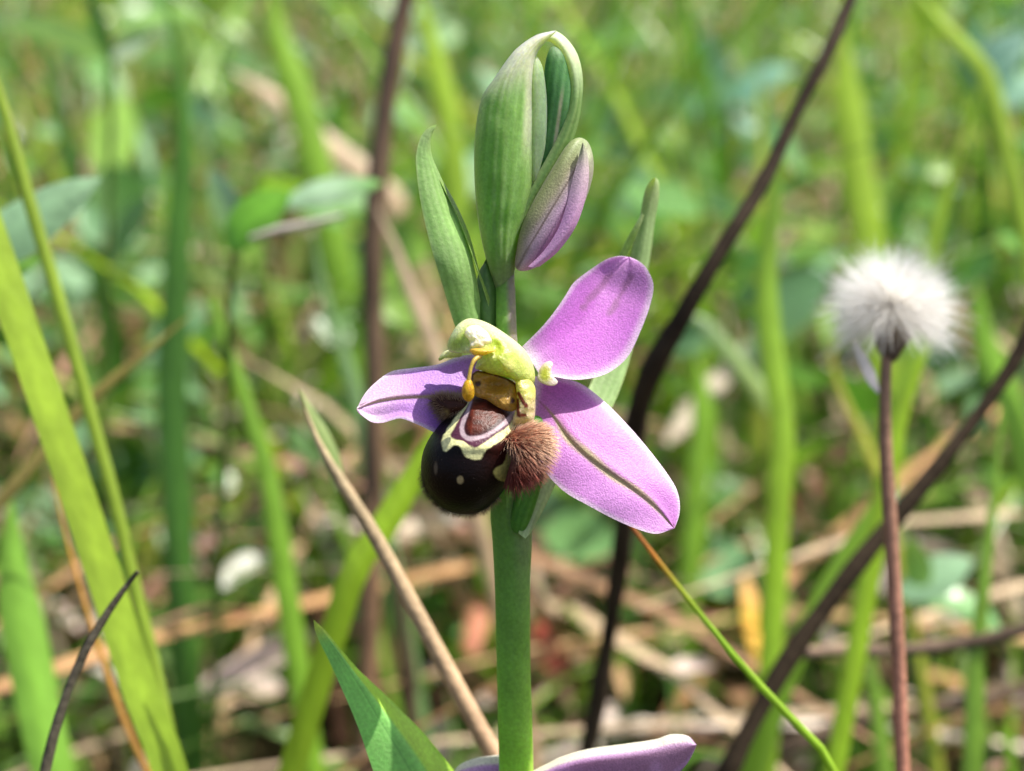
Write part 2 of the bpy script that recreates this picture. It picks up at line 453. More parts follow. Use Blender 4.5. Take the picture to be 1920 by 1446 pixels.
def sepal_left(u, v, x, y):
    w = np.abs(2 * v - 1)
    c = mixc(lin('bd86d8'), lin('dca8e2'), sm(.35, 1, u))
    c = mixc(c, lin('dcbcd6'), sm(.45, .7, u) * sm(.55, .4, v) * .75)
    c = mixc(c, lin('cdb3a8'), sm(.38, .48, v) * sm(.56, .5, v) * sm(.4, .7, u) * .55)
    c = mixc(c, WH, sm(.82, 1.0, w) * .8)
    c = mixc(c, lin('ecd6ea'), sm(.55, .95, u) * .6)  # paler outer end: sunlight put into the petal colour
    c = mixc(c, lin('efe2ea'), sm(.96, 1.0, u))
    c = mixc(c, lin('c4bd88'), sm(.04, .012, np.abs(v - .51)) * .9)
    return c
def z_sepal_left(u, v, x, y):
    w = 2 * v - 1
    return -40 + .42 * (y - 740) + 66 * u - 6 * u * u + 13 * (1 - w * w) * np.sin(np.pi * np.clip(.12 + u * .86, 0, 1)) \
        - 3 * np.exp(-((v - .54) / .06)**2) * sm(0, .15, 1 - u) + 4 * np.exp(-((v - .45) / .06)**2) + 5 * np.sin(u * 12 + 1.5) * sm(.55, 1, v) + 10 * sm(.8, 1., v) * sm(.2, .5, u)
strip('sepal', [(900, 662), (863, 668), (840, 676), (818, 684), (775, 690), (733, 697), (702, 719), (683, 740), (669, 766)],
      [(900, 735), (840, 741), (791, 743), (748, 746), (708, 752), (669, 766)],
      [(900, 800), (860, 814), (830, 816), (812, 810), (787, 798), (752, 785), (735, 788), (717, 793), (698, 792), (679, 779), (669, 766)],
      z_sepal_left, sepal_left, M_petal, orchid, nu=100, nv=61, th=5)['label'] = 'pale pink sepal pointing sideways with a green midrib'

# lower flower: only the backs of two sepals reach into the picture
def sepal_low2(u, v, x, y):
    c = mixc(lin('d3a0d8'), lin('dcb6de'), sm(0, 1, u))
    c = mixc(c, lin('9d6f88'), sm(.25, .6, vnoise(x, y, 30, 6)) * sm(.3, .45, v) * .5)
    return mixc(c, lin('f2eedd'), sm(.34, .2, v) * sm(.99, .9, u))
strip('sepal', [(985, 1452), (1030, 1430), (1050, 1420), (1100, 1405), (1170, 1395), (1230, 1386), (1258, 1377), (1290, 1380), (1306, 1397)],
      [(985, 1470), (1050, 1446), (1110, 1432), (1180, 1424), (1240, 1414), (1280, 1404), (1306, 1397)],
      [(985, 1540), (1050, 1540), (1120, 1525), (1190, 1500), (1250, 1470), (1285, 1436), (1300, 1412), (1306, 1397)],
      lambda u, v, x, y: -150 + 60 * u + 26 * np.sin(np.pi * np.clip(v * 1.15, 0, 1)) * np.sin(np.pi * np.clip(.15 + .8 * u, 0, 1)) - 22 * sm(.12, 0, v),
      sepal_low2, M_petal, orchid, nu=60, nv=41, th=6)['label'] = 'pale edged pink sepal of the lower flower'
strip('sepal', [(960, 1412), (920, 1417), (890, 1422), (862, 1434), (846, 1452)],
      [(960, 1450), (920, 1448), (890, 1450), (865, 1453), (846, 1452)],
      [(960, 1500), (920, 1500), (890, 1490), (860, 1472), (846, 1452)],
      lambda u, v, x, y: -190 - 20 * u + 14 * np.sin(np.pi * v), sepal_low2, M_petal, orchid, nu=40, nv=25, th=6)
tube('ovary', np.array([P(966, 1640, -190), P(985, 1580, -170), P(985, 1520, -160), P(975, 1470, -165)]), np.array([18, 26, 26, 18]) * PX, lin('6d9440'), M_green, orchid, sides=16, n=24)

# --- petals beside the column
inflate('petal', [(1008, 712), (1011, 694), (1020, 681), (1032, 677), (1037, 683), (1033, 694), (1037, 705), (1046, 716), (1040, 723), (1024, 722)], (1022, 702), 5, 4, M_column, orchid,
        lambda x, y, z: mixc(lin('a9b63c'), lin('e8dfc4'), sm(5, 17, np.hypot(x - 1022, (y - 702) * .7))), z0=-15, na=50, nr=24, tilt=(.1, .4))
inflate('petal', [(822, 673), (832, 660), (848, 655), (864, 659), (866, 668), (850, 671), (834, 672), (824, 677)], (846, 664), 7, 5, M_column, orchid,
        lambda x, y, z: mixc(lin('dbe3a0'), lin('9fbb48'), sm(664, 674, y)), z0=4, na=50, nr=24)

# --- lip
def Z1(pts): return [(740 + x / 3.364, 560 + y / 3.364) for x, y in pts]
lip_out = Z1([(500, 585), (560, 585), (640, 610), (730, 670), (790, 740), (830, 830), (835, 950), (790, 1050), (745, 1130), (700, 1195), (620, 1292), (540, 1345), (440, 1362), (340, 1342),
              (258, 1288), (190, 1200), (166, 1085), (180, 965), (235, 855), (320, 755), (400, 690), (460, 630)])
Yp = Z1([(485, 640), (400, 720), (345, 800), (300, 885), (305, 955), (325, 968), (372, 925), (415, 932), (440, 985), (475, 1010), (540, 1012), (572, 962), (640, 915), (705, 868), (770, 810), (830, 740), (790, 640)])
Up_ = Z1([(495, 640), (430, 725), (372, 820), (352, 872), (430, 900), (500, 943), (560, 912), (640, 858), (720, 800), (765, 720), (740, 640)])
Gp = Z1([(505, 630), (445, 720), (412, 800), (420, 862), (462, 895), (515, 892), (590, 870), (680, 812), (755, 742), (745, 660)])
Dp = Z1([(510, 640), (462, 740), (438, 810), (446, 852), (480, 870), (580, 847), (670, 787), (740, 708), (740, 640)])
Bp = Z1([(505, 600), (480, 700), (456, 800), (482, 852), (560, 838), (650, 776), (728, 700), (700, 600)])
Rp = Z1([(725, 945), (690, 1030), (628, 1085), (640, 1130), (690, 1152), (715, 1130), (728, 1060), (770, 960)])
Yp, Up_, Gp, Dp, Bp, Rp = (cr(q, 70, True) for q in (Yp, Up_, Gp, Dp, Bp, Rp))
def lip_col(x, y, z):
    n1 = (vnoise(x, y, 5, 21) - .5) * 2.2 + (vnoise(x, y, 12, 22) - .5) * 2
    c = np.tile(np.array([.0030, .0014, .0012]), (len(x), 1))
    c = mixc(c, np.array([.036, .0065, .0045]), sm(75, 15, np.hypot(x - 955, y - 838)))
    c = mixc(c, np.array([.011, .003, .0025]), sm(40, 10, np.abs(y - 880)) * .5)
    c = fill(c, lin('d9d79a'), sdf(x, y, Yp) + n1)
    c = fill(c, lin('4e2a3a'), sdf(x, y, Up_) + n1 * .7)
    c = fill(c, lin('ad989e'), sdf(x, y, Gp) + n1 * .3)
    c = fill(c, lin('35161a'), sdf(x, y, Dp) + n1 * .3)
    c = fill(c, np.array([.075, .014, .007]) * (.55 + .9 * vnoise(x, y, 9, 77))[:, None], sdf(x, y, Bp), 2.5)
    c = fill(c, lin('b7ae62'), sdf(x, y, Rp) + n1)
    c = fill(c, lin('a89468'), np.hypot((x - 863) / 1.0, (y - 900) / 1.25) - 6.0 + n1 * .4)
    c = fill(c, lin('5e5040'), np.hypot((x - 817) / 1.0, (y - 878) / 3.2) - 3.4)
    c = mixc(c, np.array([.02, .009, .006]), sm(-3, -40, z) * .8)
    return c
lip, lp3 = inflate('lip', lip_out, Z1([(470, 960)])[0], 96, 46, M_lip, orchid, lip_col, na=220, nr=150, z0=4, tilt=(.02, .12), e=.92,
                   bend=lambda x, y: -6 * np.exp(-(((x - 915) / 34)**2 + ((y - 770) / 34)**2)) + 5 * np.exp(-(((x - 900) / 60)**2 + ((y - 838) / 12)**2)))
lip['label'] = 'dark velvety lip with yellow edged shield pattern'
# fringe of hair along the lower rim of the lip
def rim_hairs(p3, sel, N, ln, spread=.5, flow=(0, 0, 0)):
    nr, na, _ = p3.shape
    c = p3.reshape(-1, 3).mean(0)
    du = np.gradient(p3, axis=0); dv = (np.roll(p3, -1, 1) - np.roll(p3, 1, 1)) / 2
    nrm = np.cross(du, dv); nrm /= np.maximum(np.linalg.norm(nrm, axis=2, keepdims=True), 1e-9)
    if np.sum(nrm * (p3 - c)) < 0: nrm = -nrm
    w = sel(p3, nrm) * np.maximum(np.linalg.norm(np.cross(du, dv), axis=2), 0)
    w = w.ravel() / w.sum()
    idx = rng.choice(len(w), N, p=w)
    root = p3.reshape(-1, 3)[idx] + rng.normal(0, .6, (N, 3))
    d = nrm.reshape(-1, 3)[idx] + rng.normal(0, spread * .5, (N, 3)) + np.asarray(flow)
    L = ln * (.6 + .8 * rng.random(N))
    return root, d, L
r_, d_, l_ = rim_hairs(lp3, lambda p, q: sm(890, 945, p[..., 1] - .35 * (p[..., 0] - 870) * (p[..., 0] < 870)) * (np.abs(q[..., 2] + .1) < .35) * (p[..., 0] < 935), 900, 9.5, .7, (-.05, .3, 0))
tag(hairs_px('fringe_hair', r_, d_, l_, .34, lin('2e1c12'), lin('a8865c'), M_hair, lip), kind='stuff')
r_, d_, l_ = rim_hairs(lp3, lambda p, q: ((p[..., 2] > 0)).astype(float), 300, 3, .8, (0, .5, 0))
tag(hairs_px('down_hair', r_, d_, l_, .25, (.012, .006, .005), (.05, .025, .02), M_hair, lip), kind='stuff')

# side lobes of the lip
lobeR_out = Z1([(712, 885), (760, 845), (835, 812), (905, 820), (948, 860), (958, 925), (930, 995), (890, 1070), (840, 1115), (780, 1145), (735, 1155), (720, 1110), (735, 1040), (745, 960)])
lobeR, rp3 = inflate('side_lobe', lobeR_out, Z1([(830, 960)])[0], 44, 26, M_lip, lip,
                     lambda x, y, z: mixc(lin('4a1f16'), lin('9a5a44'), sm(870, 830, y)), na=90, nr=50, z0=58, tilt=(-.35, .0))
N = 2600
r_, d_, l_ = rim_hairs(rp3, lambda p, q: (p[..., 2] > 40).astype(float) * (q[..., 2] > -.5), N, 23, .2, (.45, .15, .0))
o_ = np.array([*Z1([(715, 880)])[0], 70])
flow = r_ - o_; flow /= np.linalg.norm(flow, axis=1, keepdims=True)
d_ = d_ * .75 + flow * 1.0
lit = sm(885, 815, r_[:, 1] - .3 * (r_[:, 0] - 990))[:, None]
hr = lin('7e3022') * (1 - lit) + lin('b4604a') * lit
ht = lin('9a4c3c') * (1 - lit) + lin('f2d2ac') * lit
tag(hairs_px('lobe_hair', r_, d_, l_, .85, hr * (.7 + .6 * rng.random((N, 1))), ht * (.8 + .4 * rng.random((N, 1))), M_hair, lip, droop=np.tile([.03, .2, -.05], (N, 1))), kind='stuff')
lobeL_out = Z1([(232, 650), (262, 622), (340, 612), (430, 632), (470, 670), (440, 715), (390, 745), (330, 765), (305, 762), (270, 715)])
lobeL, l3 = inflate('side_lobe', lobeL_out, Z1([(345, 685)])[0], 26, 14, M_lip, lip,
                    lambda x, y, z: mixc(mixc(lin('3e2218'), lin('8a7444'), sm(16, 6, np.hypot(x - 832, (y - 778)))), lin('55301f'), sm(748, 740, y)), na=70, nr=40, z0=12, tilt=(.3, -.1))
r_, d_, l_ = rim_hairs(l3, lambda p, q: ((np.abs(q[..., 2]) < .8) & (p[..., 0] < 872)).astype(float) + .03, 1200, 11.5, .4, (-.25, -.15, .1))
tag(hairs_px('lobe_hair', r_, d_, l_, .45, lin('6a4630'), lin('e2c8a8'), M_hair, lip), kind='stuff')

# --- column
def col_hood(x, y, z):
    c = np.tile(lin('bcc765'), (len(x), 1))
    c = mixc(c, lin('d9e0b0'), sm(30, 0, sdf(x, y, hood_out) + 26) * 0 + sm(-20, -4, sdf(x, y, hood_out)) * sm(720, 640, y) * .95)
    c = mixc(c, lin('a9b82e'), sm(22, 6, np.hypot(x - 935, (y - 655) * .8)) * .8)
    c = mixc(c, lin('9db23a'), sm(26, 6, np.hypot(x - 856, y - 646)) * .7)
    c = mixc(c, lin('e3d984'), sm(20, 4, np.hypot(x - 952, y - 688)) * .5)
    c = mixc(c, lin('b9a84a'), sm(694, 704, y - .25 * (x - 930)) * .4)
    return c
hood_out = Z1([(332, 292), (360, 220), (400, 162), (460, 127), (530, 132), (610, 165), (700, 222), (800, 302), (858, 380), (884, 465), (880, 530), (840, 560), (780, 545), (750, 515), (690, 492),
               (610, 478), (545, 455), (508, 440), (520, 392), (500, 350), (420, 345), (350, 335)])
column, h3 = inflate('column', hood_out, Z1([(630, 350)])[0], 62, 30, M_column, orchid, col_hood, na=140, nr=70, z0=24, tilt=(-.18, .12), lump=(1.6, 15),
                     bend=lambda x, y: -15 * np.exp(-(((x - 928) / 13)**2 + ((y - 650) / 15)**2)) - 8 * np.exp(-(((x - 850) / 12)**2 + ((y - 652) / 10)**2)))
column['label'] = 'yellow green hood of the column with a cream anther'
cheek_out = Z1([(765, 520), (800, 500), (850, 510), (886, 560), (888, 650), (884, 740), (862, 800), (800, 810), (745, 790), (750, 740), (765, 690), (770, 610)])
def col_cheek(x, y, z):
    c = mixc(lin('d3cf6a'), lin('d8c896'), sm(725, 770, y))
    for a, b, w in (((972, 738), (986, 762), 3.2), ((970, 750), (972, 778), 3.0), ((972, 779), (984, 779), 3.5), ((986, 759), (987, 762), 3)):
        c = mixc(c, lin('6e2c12'), sm(w + 1.5, w - 1, seg_dist(x, y, a, b)))
    c = mixc(c, lin('8d8148'), sm(4, 1, np.hypot(x - 998, y - 766)) * .6)
    return c
inflate('side_wall', cheek_out, Z1([(822, 660)])[0], 30, 18, M_column, column, col_cheek, na=90, nr=40, z0=42, tilt=(-.3, 0), lump=(2.5, 9))
cav_out = Z1([(488, 480), (520, 455), (600, 470), (700, 500), (765, 540), (782, 620), (775, 690), (735, 712), (660, 690), (580, 640), (505, 610), (482, 540)])
def col_cav(x, y, z):
    c = mixc(lin('b98a2e'), lin('cda24a'), sm(735, 755, y))
    c = mixc(c, lin('a67a2c'), sm(.45, .7, vnoise(x, y, 12, 14)) * .5)
    d = sdf(x, y, cav_out)
    c = mixc(c, lin('5e2412'), sm(-4.5, -1.5, d) * sm(735, 722, y - .25 * (x - 930)))
    c = mixc(c, lin('4a260e'), sm(7, 3.5, np.hypot(x - 896, (y - 719) * 1.05) + 3 * (vnoise(x, y, 5, 44) - .5)))
    c = mixc(c, lin('55280f'), sm(5.5, 2.5, np.hypot(x - 961.5, (y - 751) * .8) + 2 * (vnoise(x, y, 5, 45) - .5)))
    return c
inflate('stigma', cav_out, Z1([(630, 580)])[0], 16, 12, M_column, column, col_cav, na=110, nr=60, z0=46, tilt=(-.12, .12), lump=(2.0, 9),
        bend=lambda x, y: -22 * np.exp(-(((x - 930) / 26)**2 + ((y - 722) / 15)**2)))
inflate('anther', Z1([(440, 222), (462, 178), (520, 168), (566, 196), (600, 230), (614, 268), (596, 312), (560, 330), (498, 326), (462, 318), (466, 268)]), Z1([(525, 260)])[0], 20, 10, M_column, column,
        lambda x, y, z: mixc(lin('efe9c4'), lin('f6f0d8'), sm(650, 625, y)), na=70, nr=36, z0=69, tilt=(-.1, .05), lump=(3.0, 9))
inflate('beak', Z1([(472, 322), (520, 312), (590, 318), (640, 328), (600, 345), (545, 362), (495, 356)]), Z1([(545, 335)])[0], 16, 8, M_column, column,
        lin('d9b243'), na=50, nr=24, z0=84)
yz = 104
tube('pollinium_stalk', np.array([P(*q) for q in [(900, 668, 92), (889, 676, 102), (883, 690, 106), (880, 705, 107), (878, 718, 107)]]), np.array([4.6, 4.2, 3.4, 3.4, 4.2]) * PX, lin('d8bb50'), M_column, column, sides=10, n=24)
inflate('pollinium', Z1([(452, 512), (478, 510), (496, 545), (503, 590), (495, 630), (465, 652), (436, 632), (422, 590), (430, 545)]), Z1([(464, 585)])[0], 12, 12, M_column, column,
        lambda x, y, z: mixc(lin('d6a722'), lin('b98a18'), sm(.4, .7, vnoise(x, y, 6, 31))), na=50, nr=30, z0=106)

# --- bracts and buds
GR, GR2 = lin('a2c47c'), lin('90b66a')
def bract_col(seed, tipc='c9d8a4', veins=7, base=GR, dark=GR2, tip0=.82):
    def f(u, v, x, y):
        c = mixc(base, dark, .5 + .5 * np.cos(v * veins * 2 * np.pi + 2 * vnoise(x, y, 60, seed)))
        c = mixc(c, lin('86a866'), sm(.35, .65, vnoise(x, y, 25, seed + 1)) * .3)
        c = mixc(c, lin('b9cc90'), sm(.86, 1, np.abs(2 * v - 1)) * .6)
        return mixc(c, lin(tipc), sm(tip0, 1, u) * .7)
    return f
# tall bract to the upper left, folded lengthwise
strip('bract', [(862, 640), (846, 590), (828, 530), (806, 455), (788, 375), (780, 305), (783, 275), (792, 252), (806, 238), (819, 234)],
      [(890, 640), (880, 590), (866, 530), (846, 455), (822, 375), (805, 310), (800, 285), (803, 265), (810, 246), (819, 234)],
      [(930, 640), (907, 590), (893, 520), (878, 455), (852, 395), (826, 330), (811, 295), (807, 268), (811, 250), (819, 236)],
      lambda u, v, x, y: -30 + 58 * sm(0, .4, u) + 6 * u**3 - 30 * v * sm(1.02, .7, u) + 18 * np.sin(np.pi * np.clip(v * .8 + .2, 0, 1)) * sm(1.02, .6, u), bract_col(41, veins=5), M_bract, orchid, nu=90, nv=31, th=7)['label'] = 'tall narrow bract with a hooked tip'
strip('bract', [(930, 620), (893, 500), (862, 415), (838, 365), (818, 325), (806, 300)],
      [(940, 620), (899, 508), (872, 430), (846, 372), (822, 328), (806, 300)],
      [(948, 620), (903, 520), (880, 440), (856, 385), (828, 335), (806, 300)],
      lambda u, v, x, y: -40 + 52 * sm(0, .5, u) - 14 * v, bract_col(47, veins=1, base=lin('8fb055'), dark=lin('86a850')), M_bract, orchid, nu=50, nv=11, th=3)
# dark bract right behind the stem
strip('bract', [(905, 660), (893, 600), (890, 550), (898, 510), (912, 486)],
      [(920, 660), (912, 600), (908, 550), (910, 515), (912, 486)],
      [(950, 660), (940, 600), (936, 550), (928, 510), (912, 486)],
      lambda u, v, x, y: -52 + 20 * np.sin(np.pi * v) + 6 * u, bract_col(53, base=lin('4f7a34'), dark=lin('44702c'), tipc='4f7a34', veins=4), M_bract, orchid, nu=40, nv=21, th=5)
# long bract passing behind the sepals on the other side
strip('bract', [(972, 1000), (985, 950), (1010, 880), (1060, 800), (1100, 735), (1140, 640), (1165, 540), (1184, 470), (1200, 405), (1210, 355), (1222, 336), (1229, 333)],
      [(985, 1010), (1003, 955), (1030, 890), (1085, 810), (1128, 745), (1165, 650), (1188, 550), (1202, 480), (1213, 410), (1222, 360), (1228, 340), (1229, 333)],
      [(995, 1000), (1022, 950), (1050, 895), (1110, 820), (1152, 755), (1185, 660), (1206, 560), (1218, 490), (1229, 410), (1236, 365), (1235, 340), (1229, 333)],
      lambda u, v, x, y: -34 - 90 * np.sin(np.pi * np.clip(u, 0, 1))**.7 - 150 * sm(0, .7, u) + 10 * np.sin(np.pi * v) - 26 * v, bract_col(59, veins=4, base=lin('b4cc96'), dark=lin('a6c286'), tip0=.85), M_bract, orchid, nu=100, nv=25, th=6)['label'] = 'long pale bract rising behind the sepals'
strip('bract', [(1090, 650), (1130, 560), (1160, 480), (1180, 440), (1204, 400)], [(1098, 650), (1138, 560), (1167, 482), (1187, 442), (1206, 402)], [(1106, 650), (1146, 560), (1174, 484), (1192, 446), (1208, 404)],
      lambda u, v, x, y: -225 + 20 * u + 4 * np.sin(np.pi * v), bract_col(61, veins=1, base=lin('86a84e'), dark=lin('7ea048')), M_bract, orchid, nu=40, nv=11, th=3)
# ovary of the open flower
inflate('ovary', [(958, 990), (962, 930), (968, 870), (980, 820), (1000, 780), (1025, 790), (1030, 830), (1022, 880), (1010, 930), (990, 985), (975, 1002)], (992, 890), 24, 24, M_green, orchid,
        lambda x, y, z: mixc(lin('649c40'), lin('548a34'), .5 + .5 * np.cos((x + .35 * y) * .5)), na=80, nr=40, z0=-50, tilt=(-.1, 0))
# lower leafy bract, sunlight painted on one side of the fold and the tip
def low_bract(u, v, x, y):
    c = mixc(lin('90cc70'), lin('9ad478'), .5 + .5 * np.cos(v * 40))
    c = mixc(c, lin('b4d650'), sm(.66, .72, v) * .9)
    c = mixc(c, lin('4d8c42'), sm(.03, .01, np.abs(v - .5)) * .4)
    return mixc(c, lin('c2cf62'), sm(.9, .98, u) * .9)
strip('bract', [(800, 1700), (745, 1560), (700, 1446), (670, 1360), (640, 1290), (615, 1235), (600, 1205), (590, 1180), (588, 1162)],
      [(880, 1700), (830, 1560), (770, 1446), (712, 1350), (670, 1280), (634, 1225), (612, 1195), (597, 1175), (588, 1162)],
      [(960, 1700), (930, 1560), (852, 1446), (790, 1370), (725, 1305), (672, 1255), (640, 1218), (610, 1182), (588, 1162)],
      lambda u, v, x, y: -190 + 120 * u + 10 * np.sin(np.pi * np.clip(v * .72 + .1, 0, 1)) * sm(1, .6, u) - 40 * sm(.62, 1, v) * sm(1, .7, u) - 50 * v * sm(1, .6, u), low_bract, M_bract, orchid, nu=90, nv=41, th=6)['label'] = 'green pointed bract below the open flower, sunlit yellow green along one side'

# buds: a sheathing bract, the young bud inside, and the pink bud
def col_budA(x, y, z):
    a = (x - 945 + .1 * (y - 300)) / 60
    c = mixc(lin('8cb468'), lin('7ea658'), sm(.2, .9, .5 + .5 * np.cos(a * 19 + 1.5 * vnoise(x, y, 70, 71))))
    c = mixc(c, lin('a8c088'), sm(16, 0, x - 892 - .1 * np.abs(y - 300)) * .5)
    c = mixc(c, lin('6a9a48'), sm(.35, .7, vnoise(x, y, 40, 72)) * .35)
    c = mixc(c, lin('e2e8cc'), sm(200, 95, y + .2 * (x - 960)) * .9)  # sunlight on the upper end, put into the colour
    c = mixc(c, lin('d6dfb8'), sm(14, 3, np.abs(x - 992 + .06 * (y - 200))) * sm(330, 230, y) * .6)  # sunlit ridge along one side, painted pale
    return mixc(c, lin('8e8c74'), sm(470, 525, y) * .4)
bA = strip('bud', [(932, 550), (914, 495), (900, 435), (891, 360), (889, 290), (894, 225), (905, 180), (926, 148), (960, 100), (985, 78), (1010, 64), (1043, 57)],
           [(946, 552), (940, 495), (938, 430), (940, 360), (943, 290), (946, 235), (950, 195), (957, 152), (980, 107), (997, 86), (1016, 71), (1043, 58)],
           [(961, 550), (965, 510), (973, 455), (986, 400), (998, 345), (1002, 290), (1003, 220), (1001, 160), (1002, 120), (1008, 98), (1022, 80), (1043, 60)],
           lambda u, v, x, y: -14 - .15 * (x - 948) - .14 * (y - 290) + 58 * np.sqrt(np.clip(1 - (2 * v - 1)**2, 0, 1)) * np.clip(np.sin(np.pi * np.clip(u * .97 + .03, 0, 1)), 0, 1)**.6 + .8 * np.cos(v * 38) * sm(0, .2, u) * sm(1, .8, u) + 3 * (vnoise(x, y, 30, 70) - .5),
           lambda u, v, x, y: col_budA(x, y, None), M_green, orchid, nu=130, nv=81, th=14)
bA['label'] = 'tall green bud sheath with a sunlit pale tip'
inflate('inner_bud', [(990, 320), (988, 250), (990, 170), (996, 118), (1004, 104), (1016, 122), (1023, 160), (1026, 210), (1023, 270), (1012, 318), (1000, 344)], (1007, 215), 22, 18, M_green, bA,
        lambda x, y, z: mixc(lin('b4c49c'), lin('87a27c'), sm(995, 1020, x + .03 * (y - 200))), na=80, nr=40, z0=-8, tilt=(-.1, -.12))
def col_hoodC(u, v, x, y):
    c = mixc(lin('8fae6a'), lin('789c58'), .5 + .5 * np.cos(v * 18))
    c = mixc(c, lin('dfe6c8'), sm(200, 80, y) * .8)
    return mixc(c, lin('cbd6ac'), sm(.25, .0, v) * .4)
bC = strip('bract', [(962, 430), (985, 370), (1006, 330), (1028, 290), (1050, 245), (1066, 200), (1070, 160), (1062, 120), (1046, 92), (1030, 78), (1014, 84)],
           [(968, 440), (996, 380), (1022, 335), (1045, 292), (1066, 246), (1080, 200), (1083, 155), (1074, 112), (1056, 80), (1038, 66), (1014, 74)],
           [(975, 450), (1006, 388), (1034, 340), (1060, 296), (1080, 248), (1090, 200), (1093, 150), (1084, 105), (1064, 74), (1040, 58), (1014, 66)],
           lambda u, v, x, y: -38 + 12 * u + 20 * np.sin(np.pi * np.clip(v * .8 + .2, 0, 1)) - 8 * v, col_hoodC, M_bract, orchid, nu=90, nv=25, th=8)
bC['label'] = 'pale green bract curling over the young bud'
def col_D(x, y, z):
    a = x - 1048 + .14 * (y - 160)
    c = mixc(lin('5f8e58'), lin('4a7a48'), .5 + .5 * np.cos(a * .45))
    c = mixc(c, lin('b9a99c'), sm(5, 1, np.abs(a - 8)) * sm(150, 200, y) * .6)
    return mixc(c, lin('9dbb90'), sm(120, 85, y) * .6)
inflate('inner_bud', [(1008, 320), (1014, 250), (1018, 170), (1024, 110), (1036, 86), (1054, 96), (1066, 130), (1072, 170), (1066, 220), (1046, 270), (1026, 310)], (1042, 190), 24, 20, M_green, bC,
        col_D, na=80, nr=40, z0=-26, tilt=(0, -.1))
def col_E(x, y, z):
    a = (x - 1040) * .82 + (y - 390) * .52            # across the bud
    c = mixc(lin('b0ac88'), lin('cdb0c6'), sm(-22, 12, a + 10 * (vnoise(x, y, 25, 81) - .5)))
    c = mixc(c, lin('dcaad6'), sm(4, 26, a) * sm(300, 400, y) * .9)
    c = mixc(c, lin('b6c694'), sm(330, 265, y - .2 * (x - 1080)) * .85)
    c = mixc(c, lin('9caa72'), sm(-8, -34, a) * .7)
    c = mixc(c, lin('6f6052'), sm(2.6, .8, np.abs(a + 4 - .03 * (y - 380))) * .7)
    c = mixc(c, lin('93719a'), sm(2.2, .6, np.abs(a - 15 - .05 * (y - 380))) * .6)
    c = mixc(c, lin('a9b184'), sm(1092, 1108, x + .1 * (y - 300)) * .7)
    return c
bE, _ = inflate('bud', [(966, 500), (968, 470), (978, 425), (996, 385), (1018, 345), (1040, 308), (1060, 276), (1074, 262), (1088, 258), (1102, 266), (1111, 288), (1113, 318), (1106, 352), (1092, 390), (1072, 432),
                        (1046, 468), (1020, 492), (994, 506), (974, 508)], (1044, 385), 44, 40, M_petal, orchid, col_E, na=140, nr=80, z0=-24, tilt=(-.1, .0),
                bend=lambda x, y: 5 * np.sin(((x - 1040) * .82 + (y - 390) * .52) * .13))
bE['label'] = 'closed pink bud with a green tip'
strip('bud_sepal', [(990, 500), (1020, 470), (1046, 430), (1062, 385), (1074, 335), (1086, 290), (1092, 268)],
      [(1000, 502), (1034, 474), (1064, 432), (1082, 385), (1092, 335), (1096, 295), (1093, 268)],
      [(1012, 500), (1046, 472), (1078, 428), (1096, 380), (1104, 335), (1102, 292), (1094, 268)],
      lambda u, v, x, y: 2 + 22 * np.sin(np.pi * np.clip(.15 + u * .75, 0, 1)) + 10 * np.sin(np.pi * v) - 8 * v, lambda u, v, x, y: mixc(mixc(lin('dfb2da'), lin('d2bcc6'), sm(.4, .8, u)), lin('a3ae86'), sm(.75, 1, u) * .8), M_petal, bE, nu=60, nv=21, th=4)

# ------------------------------------------------------------------ meadow: the plants one can tell apart
mmw = lambda px, mm: px * PX * mm / 100.0          # width in metres of px photo pixels at mm depth
YG, MG, DG, BG_ = lin('9dbb3a'), lin('7aa33a'), lin('4d7a30'), lin('7d9c6c')
TAN, STRAW, PALE, ORG = lin('a98a62'), lin('b7a184'), lin('cfc0b2'), lin('c08a3c')
GB = 'grass blades standing around the orchid'

def gblade(px, w, col, label, mm=None, name='grass_blade', cat='grass', m=None, fold=.3, twist=.3, ground=True, prof=None, drift=.3, group=None, n=40):
    pts = np.array([at(q[0], q[1], q[2] if len(q) > 2 else mm) for q in px])
    d = np.mean([q[2] if len(q) > 2 else mm for q in px])
    return blade(name, pts, mmw(w, d), col, m or M_grass, fold=fold, twist=twist, ground=ground, prof=prof, drift=drift, label=label, cat=cat, group=group, n=n)

FULL = [(0, .04), (.05, .5), (.13, 1), (1, 1)]
gblade([(-230, -150), (-160, 50), (-90, 250), (-20, 440), (55, 660), (130, 880), (205, 1110), (265, 1300), (320, 1446)], 66, [YG, YG, lin('8fb53a'), lin('86ad3a')], 'broad yellow green grass blade crossing in front of a dark thin twig', 127, prof=FULL, fold=.05, twist=.5)
gblade([(-90, -120), (-40, 60), (0, 180), (50, 360), (110, 560), (165, 760), (215, 940), (250, 1090), (290, 1250), (330, 1446)], 25, [lin('8fa838'), lin('93ad3c'), lin('a0a848')], 'thin yellow green grass stalk beside the oval bluish leaf', 137, prof=FULL, fold=.5)
gblade([(85, 800), (110, 950), (150, 1100), (190, 1230), (240, 1370), (275, 1446)], 16, [ORG, lin('b88a4a'), lin('a79a4a')], 'narrow orange brown dry blade beside the broad yellow green blade', 140, m=M_dry)
gblade([(20, 930), (25, 1060), (50, 1200), (75, 1330), (100, 1446)], 80, [lin('86b846'), lin('7aac3c')], 'wide green blade at the foot of the broad yellow green blade', 165, prof=FULL, twist=.5)
gblade([(300, -60), (330, 90), (345, 260), (335, 420), (330, 560), (322, 720), (330, 900)], 58, [lin('5f9034'), DG, DG, lin('44702c')], 'dark green upright grass blade, lighter towards its tip', 230, prof=[(0, .05), (.2, .7), (.4, 1), (1, 1)], twist=.2)
